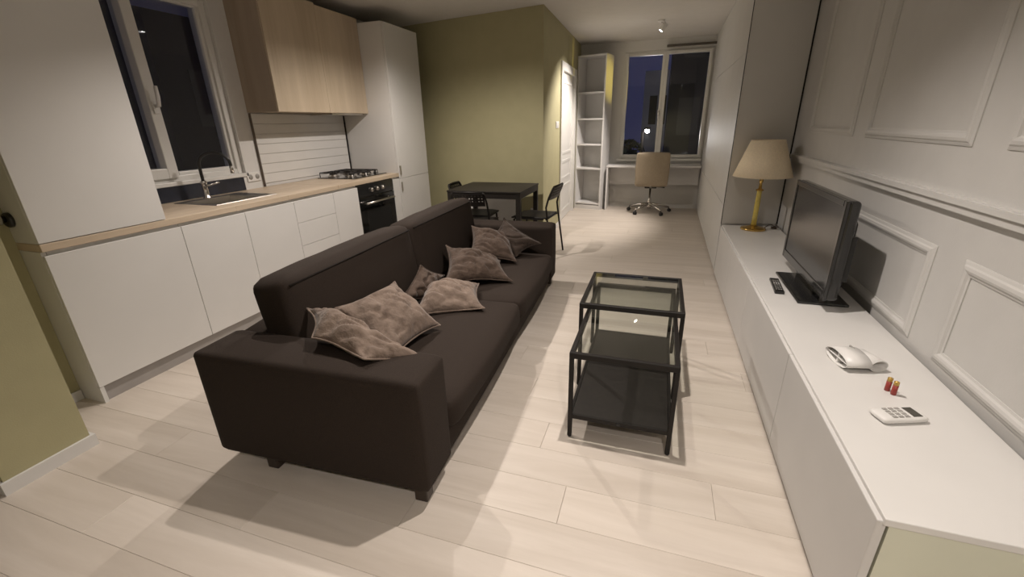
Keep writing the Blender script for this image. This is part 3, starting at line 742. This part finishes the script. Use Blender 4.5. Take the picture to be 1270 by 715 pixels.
# ================================================================== RIGHT SIDE: wardrobe, bench, TV
XB = .588
t = thing('wardrobe', 'white built-in wardrobe wall running to the far window', 'wardrobe', (.8, 6.1, 0))
YF, YK = 4.385, 4.50      # near side panel: front and back y
def wf(y): return XB + (.635 - XB) * (y - YF) / (YB - YF)
obj('carcass', prism(BM(), [(wf(YF) + .022, YF + .004), (XR - .012, YK), (XR - .012, YB - .004), (wf(YB) + .022, YB - .004)], 0, CEIL - .004), CAB, t)
obj('side_panel', prism(BM(), [(wf(YF) + .004, YF - .016), (XR - .012, YK - .016), (XR - .012, YK - .001), (wf(YF) + .004, YF + .003)], .486, CEIL - .004), CAB, t)
obj('corner_gap', bx(XR - .011, XR - .001, YK - .018, YK + .01, .486, CEIL - .004), BLACKM, t)
obj('front_gap', prism(BM(), [(wf(YF) - .0005, YF - .0155), (wf(YF) + .0035, YF - .0155), (wf(YF) + .0035, YF + .004), (wf(YF) - .0005, YF + .004)], .486, CEIL - .004), BLACKM, t)
cols = [4.392, 5.25, 6.11, 6.97, YB - .005]
for i in range(4):
    for z0, z1 in ((.03, .652), (.656, 1.90), (1.904, CEIL - .006)):
        ya, yb = cols[i] + .001, cols[i + 1] - .001
        obj('door', prism(BM(), [(wf(ya), ya), (wf(ya) + .02, ya), (wf(yb) + .02, yb), (wf(yb), yb)], z0, z1), CABG, t)

BT = .482
t = thing('tv_bench', 'long low white media bench along the panelled wall', 'bench', (.82, 2.7, 0))
obj('carcass', bx(XB + .024, XR - .035, 1.045, 4.36, .045, BT - .026), CABG, t)
obj('plinth', bx(XB + .05, XR - .06, 1.06, 4.36, 0, .044), DARKGAP, t)
obj('top_board', bx(XB + .012, XR - .022, 1.022, 2.834, BT - .022, BT, .003), BENCH, t)
obj('top_board', bx(XB + .012, XR - .022, 2.837, 4.365, BT - .022, BT, .003), BENCH, t)
obj('back_gap', bx(XR - .021, XR - .001, 1.022, 4.365, .2, BT - .03), DARKGAP, t)
obj('end_panel', bx(XB + .026, XR - .035, 1.026, 1.044, .02, BT - .024), BENCHEND, t)
for ya, yb in ((1.026, 1.880), (1.880, 2.836), (2.836, 3.60), (3.60, 4.364)):
    obj('door', bx(XB, XB + .022, ya + .0015, yb - .0015, .018, BT - .012, .004, 2), CABG, t)
for yy in (1.15, 1.93, 2.86, 4.2): obj('foot', lathe(BM(), [(.016, 0), (.018, .018)], (XB + .03, yy, 0), seg=12), PLASTW, t)

# television
TVX, TY_0, TY_1, TZ0, TZ1 = .825, 2.355, 3.185, .545, 1.035
t = thing('television', 'black flat television on a square foot, switched off', 'television', (.87, 2.72, BT))
obj('housing', bx(TVX + .006, TVX + .065, TY_0, TY_1, TZ0, TZ1, .02, 4), BLKSATIN, t, smooth=False)
b = BM(); bz = .030
box(b, TVX, TVX + .016, TY_0, TY_0 + bz, TZ0, TZ1, .004); box(b, TVX, TVX + .016, TY_1 - bz, TY_1, TZ0, TZ1, .004)
box(b, TVX, TVX + .016, TY_0 + bz, TY_1 - bz, TZ1 - bz, TZ1, .004); box(b, TVX, TVX + .016, TY_0 + bz, TY_1 - bz, TZ0, TZ0 + .05, .004)
obj('bezel', b, BLKSATIN, t)
obj('screen', bx(TVX + .0045, TVX + .007, TY_0 + bz, TY_1 - bz, TZ0 + .05, TZ1 - bz), SCREEN, t)
bb = obj('back_cover', soft_box(TVX + .05, TVX + .115, TY_0 + .10, TY_1 - .10, TZ0 + .04, TZ1 - .10, .03, .0), BLKPL, t)
obj('socket_strip', bx(TVX + .064, TVX + .085, TY_0 + .015, TY_0 + .055, TZ0 + .10, TZ1 - .17, .004), BLKPL, t)
obj('neck', bx(.855, .895, 2.60, 2.94, BT + .012, TZ0 + .03, .008), BLKSATIN, t)
obj('foot_plate', bx(.752, .985, 2.46, 2.965, BT + .0005, BT + .014, .005), BLKSATIN, t)
# tv remote
t = thing('tv_remote', 'slim black remote control lying beside the television foot', 'remote', (.705, 2.70, BT), -.08)
obj('shell', box(BM(), -.024, .024, -.12, .12, .0005, .017, .005), BLKPL, t, local=True)
for i in range(7):
    for j in range(3):
        obj('button', box(BM(), -.016 + j * .012, -.008 + j * .012, -.09 + i * .026, -.08 + i * .026, .017, .019, .001, 1), GREYBTN if i != 4 else PLASTW, t, local=True)
# table lamp
LX, LY = .830, 4.225
t = thing('table_lamp', 'unlit table lamp with cream cone shade and brass foot', 'lamp', (LX, LY, BT))
obj('foot', lathe(BM(), [(.100, .0005), (.102, .008), (.096, .016), (.06, .024), (.03, .034), (.024, .04)], (LX, LY, BT), 36), BRASS, t)
obj('stem', lathe(BM(), [(.023, .04), (.020, .12), (.021, .2), (.019, .33), (.020, .335)], (LX, LY, BT), 20), AMBER, t)
obj('collar', lathe(BM(), [(.030, .335), (.030, .345), (.014, .352), (.010, .40), (.016, .41), (.016, .47)], (LX, LY, BT), 20), BRASS, t)
b = BM(); prof = [(.226, .455), (.126, .745)]
seg = 40
r1 = [[b.verts.new((LX + r * math.cos(2 * PI * k / seg), LY + r * math.sin(2 * PI * k / seg), BT + h)) for k in range(seg)] for r, h in ((.226, .455), (.176, .60), (.126, .745), (.122, .745), (.172, .60), (.222, .455))]
for i in range(6):
    for k in range(seg):
        f = b.faces.new((r1[i][k], r1[i][(k + 1) % seg], r1[(i + 1) % 6][(k + 1) % seg], r1[(i + 1) % 6][k])); f.smooth = i in (0, 1, 3, 4)
so = obj('lamp_shade', b, SHADE, t)
b = BM()
for k in range(3):
    a = 2 * PI * k / 3; tube(b, [(LX, LY, BT + .71), (LX + .123 * math.cos(a), LY + .123 * math.sin(a), BT + .735)], .002, 6)
tube(b, [(LX, LY, BT + .47), (LX, LY, BT + .71)], .004, 6)
obj('shade_holder', b, BRASS, so)
cw = BM(); tube(cw, [(LX + .09, LY + .02, BT + .012), (LX + .13, LY + .06, BT + .03), (LX + .16, LY + .085, BT + .028), (LX + .19, LY + .06, BT + .012), (LX + .22, LY + .10, BT + .006), (LX + .222, LY + .20, BT + .006)], .004, 8)
obj('cable', cw, mat('brown_cable', (.08, .05, .03), .5), t)
obj('inline_switch', bx(LX + .15, LX + .195, LY + .04, LY + .065, BT + .001, BT + .02, .006), mat('brown_switch', (.06, .04, .025), .4), t)
# air conditioner remote
t = thing('aircon_remote', 'white remote control with grey display at the near end of the bench', 'remote', (.806, 1.487, BT), math.radians(20))
obj('shell', soft_box(-.073, .073, -.033, .033, .0005, .021, .010, .001, n=10), PLASTW, t, local=True)
obj('display', box(BM(), .026, .056, -.024, .024, .021, .0225, .0005, 1), LCD, t, local=True)
for i in range(3):
    for j in range(4):
        obj('button', box(BM(), -.040 + i * .020, -.025 + i * .020, -.025 + j * .0134, -.015 + j * .0134, .021, .0235, .001, 1), GREYBTN, t, local=True)
# batteries
for i, (xx, yy, lab) in enumerate(((.842, 1.660, 'red battery standing on the bench, the one nearer the television'), (.8515, 1.637, 'red battery standing on the bench, the one nearer the white remote'))):
    t = thing('battery', lab, 'battery', (xx, yy, BT), group='loose batteries on the bench')
    obj('casing', lathe(BM(), [(.0078, .0004), (.0083, .001), (.0083, .0385)], seg=16), BATRED, t, local=True)
    obj('gold_end', lathe(BM(), [(.0083, .0385), (.0083, .050), (.0075, .051), (.003, .051), (.0028, .0535)], seg=16), BATGOLD, t, local=True)
# white holder
t = thing('plastic_holder', 'white curved plastic holder lying on the bench behind the batteries', 'holder', (.775, 1.835, BT), math.radians(-78))
def oval_shell(a, bq, y0, y1, th, z, a0=0, a1=2 * PI, n=28):
    bm = BM(); rows_ = []
    for yy in (y0, y1):
        for rr in (0, th):
            rows_.append([bm.verts.new(((a - rr) * math.cos(a0 + (a1 - a0) * k / n), yy, z + (bq - rr) * math.sin(a0 + (a1 - a0) * k / n))) for k in range(n + 1)])
    o0, i0, o1, i1 = rows_
    for k in range(n):
        for q in ((o0[k], o0[k + 1], o1[k + 1], o1[k]), (i0[k + 1], i0[k], i1[k], i1[k + 1]), (o0[k + 1], o0[k], i0[k], i0[k + 1]), (o1[k], o1[k + 1], i1[k + 1], i1[k])):
            f = bm.faces.new(q); f.smooth = True
    return bm
obj('shell', oval_shell(.072, .0275, -.045, .045, .003, .0278), PLASTW, t, local=True)
obj('divider', box(BM(), -.067, .067, -.040, .04, .026, .029, .0005, 1), PLASTW, t, local=True)
obj('rib', box(BM(), -.003, .003, -.038, .04, .004, .0517, .0005, 1), PLASTW, t, local=True)
b = oval_shell(.036, .0235, -.05, .05, .003, .0238); bmesh.ops.transform(b, matrix=Matrix.Translation((.012, .068, 0)) @ Matrix.Rotation(math.radians(-80), 4, 'Z'), verts=b.verts[:])
obj('clip', b, PLASTW, t, local=True)
obj('slot', box(BM(), -.055, .02, .030, .036, .044, .0535, .001, 1), GREYBTN, t, local=True)

# ================================================================== CEILING SPOTS
LABS = ['white ceiling spotlight near the far window, lit', 'lit ceiling spotlight above the coffee tables', 'lit ceiling spotlight above the kitchen aisle, nearer the camera',
        'lit ceiling spotlight above the kitchen aisle, nearer the dining table', 'lit ceiling spotlight behind the camera']
for i, (xx, yy, zz, watts, beam, soft) in enumerate(SPOTS):
    t = thing('ceiling_spotlight', LABS[i], 'lamp', (xx, yy, CEIL), group='ceiling spotlights')
    ax = Vector((-.72, -.04, -1)).normalized() if i == 0 else Vector((0, 0, -1))
    H_ = Vector((xx, yy, zz))
    obj('canopy', lathe(BM(), [(.040, 0), (.040, .018), (.014, .024)], (xx, yy, CEIL), axis=(0, 0, -1)), PLASTW, t)
    hd0 = H_ - ax * .10
    obj('stem', tube(BM(), [(xx, yy, CEIL - .02), tuple(hd0 + ax * .02)], .008), CHROME, t)
    hd = obj('head', lathe(BM(), [(.024, 0), (.030, .006), (.030, .098), (.027, .098), (.026, .092)], tuple(hd0), axis=tuple(ax)), PLASTW, t)
    obj('bulb', lathe(BM(), [(.025, .0922), (.022, .0965), (.004, .097)], tuple(hd0), axis=tuple(ax)), BULB, hd)
    L = bpy.data.lights.new('spot_light', 'SPOT'); L.energy = watts; L.color = SPOT_COL; L.spot_size = math.radians(beam); L.spot_blend = soft; L.shadow_soft_size = .022
    lo = bpy.data.objects.new('spot_light', L); COL.objects.link(lo); lo.parent = t
    lo.location = H_ + ax * .008 - Vector((xx, yy, CEIL)); lo.rotation_euler = Vector((0, 0, -1)).rotation_difference(ax).to_euler()

# ================================================================== OUTSIDE
def house(label, x0, x1, y0, y1, z1, m, wins):
    t = thing('neighbour_building', label, 'building', ((x0 + x1) / 2, (y0 + y1) / 2, -9))
    obj('wall', bx(x0, x1, y0, y1, -9, z1), m, t)
    for (a, c, za, zb) in wins: obj('window', bx(a, c, y0 - .03, y0 + .05, za, zb), DARKGAP, t)
    return t
house('grey building seen at night through the far window', -1.05, .06, 24, 34, 3.6, BLDG, [(-.75, -.40, z, z + 1.3) for z in (-4, -1.4, 1.2)] + [(-.22, .02, z, z + 1.3) for z in (-4, -1.4, 1.2)])
house('dark building filling the right pane of the far window', .10, 9, 20, 32, 9, BLDGD, [(x, x + .8, z, z + 1.4) for x in (.5, 2.2) for z in (-2, .8, 3.6)])
def night_tree(label, c, r, hgt):
    t = thing('street_tree', label, 'tree', (c[0], c[1], -9))
    obj('trunk', tube(BM(), [(c[0], c[1], -9), (c[0] + .1, c[1], c[2] - r * .5)], [.18, .1], 8), BLACKM, t)
    b = BM()
    rnd = random.Random(3)
    for i in range(700):
        d = Vector((rnd.gauss(0, 1), rnd.gauss(0, 1), rnd.gauss(0, 1))).normalized() * r * rnd.random() ** .35
        p = Vector(c) + Vector((d.x, d.y, d.z * hgt)); q = Vector((rnd.gauss(0, 1), rnd.gauss(0, 1), rnd.gauss(0, 1))).normalized(); e1 = q.orthogonal().normalized() * .14; e2 = q.cross(e1).normalized() * .09
        b.faces.new([b.verts.new(p + e1), b.verts.new(p + e2), b.verts.new(p - e1), b.verts.new(p - e2)])
    o = obj('foliage', b, LEAF, t); o['kind'] = 'stuff'
night_tree('dark tree low in the left corner of the far window', (-1.35, 19.0, -.35), .95, 1.1)
SX, SZ = -.52, .98
t = thing('street_lamp', 'lit white street lamp seen low through the far window', 'lamp', (SX - .2, 17, -9))
obj('post', tube(BM(), [(SX - .15, 17, -9), (SX - .15, 17, SZ), (SX - .1, 16.8, SZ + .10), (SX, 16.5, SZ + .13)], .04, 8), BLACKM, t)
obj('lamp_head', bx(SX - .1, SX + .1, 16.3, 16.75, SZ + .12, SZ + .19, .03), BLACKM, t)
obj('bulb', lathe(BM(), [(.03, 0), (.075, .035), (.075, .08), (.02, .11)], (SX, 16.5, SZ + .01), seg=14), STREETB, t)
L = bpy.data.lights.new('street_light', 'POINT'); L.energy = 130; L.color = (1, .93, .85); L.shadow_soft_size = .08
lo = bpy.data.objects.new('street_light', L); COL.objects.link(lo); lo.parent = t; lo.location = Vector((SX, 16.5, SZ - .12)) - Vector((SX - .2, 17, -9))
added_house_k = thing('neighbour_building', 'dark building added outside to darken the right kitchen pane', 'building', (-16, 14, -9))  # added block that hides the sky so the right kitchen pane stays dark
obj('wall', bx(-20, -12, 8.6, 24, -9, 16), BLDGD, added_house_k)
for zz in (-1.5, 1.5, 4.5):
    for yy in (9.4, 11.6, 13.8): obj('window', bx(-12.05, -11.98, yy, yy + 1.1, zz, zz + 1.4), DARKGAP, added_house_k)

# unseen warm flood lamp, added to cast a yellow patch on the bookcase side
FL = Vector((12, 16.6, -4)); AIM = Vector((-.86, 7.57, 2.0))
t = thing('added_flood_lamp', 'unseen yellow flood lamp added outside to light a patch on the bookcase', 'lamp', (12, 16.6, -9))
obj('pole', tube(BM(), [(12, 16.75, -9), (12, 16.75, -3.9)], .05, 8), BLACKM, t)
d_ = (AIM - FL).normalized()
obj('lamp_head', lathe(BM(), [(.08, -.25), (.14, -.06), (.16, 0), (.15, 0), (.13, -.04)], tuple(FL), axis=tuple(d_), seg=18), BLACKM, t)
L = bpy.data.lights.new('added_flood_light', 'SPOT'); L.energy = 15000; L.color = (1, .72, .10); L.spot_size = math.radians(2.5); L.spot_blend = 1; L.shadow_soft_size = .03
lo = bpy.data.objects.new('added_flood_light', L); COL.objects.link(lo); lo.parent = t; lo.location = FL + d_ * .05 - Vector((12, 16.6, -9)); lo.rotation_euler = Vector((0, 0, -1)).rotation_difference(d_).to_euler()
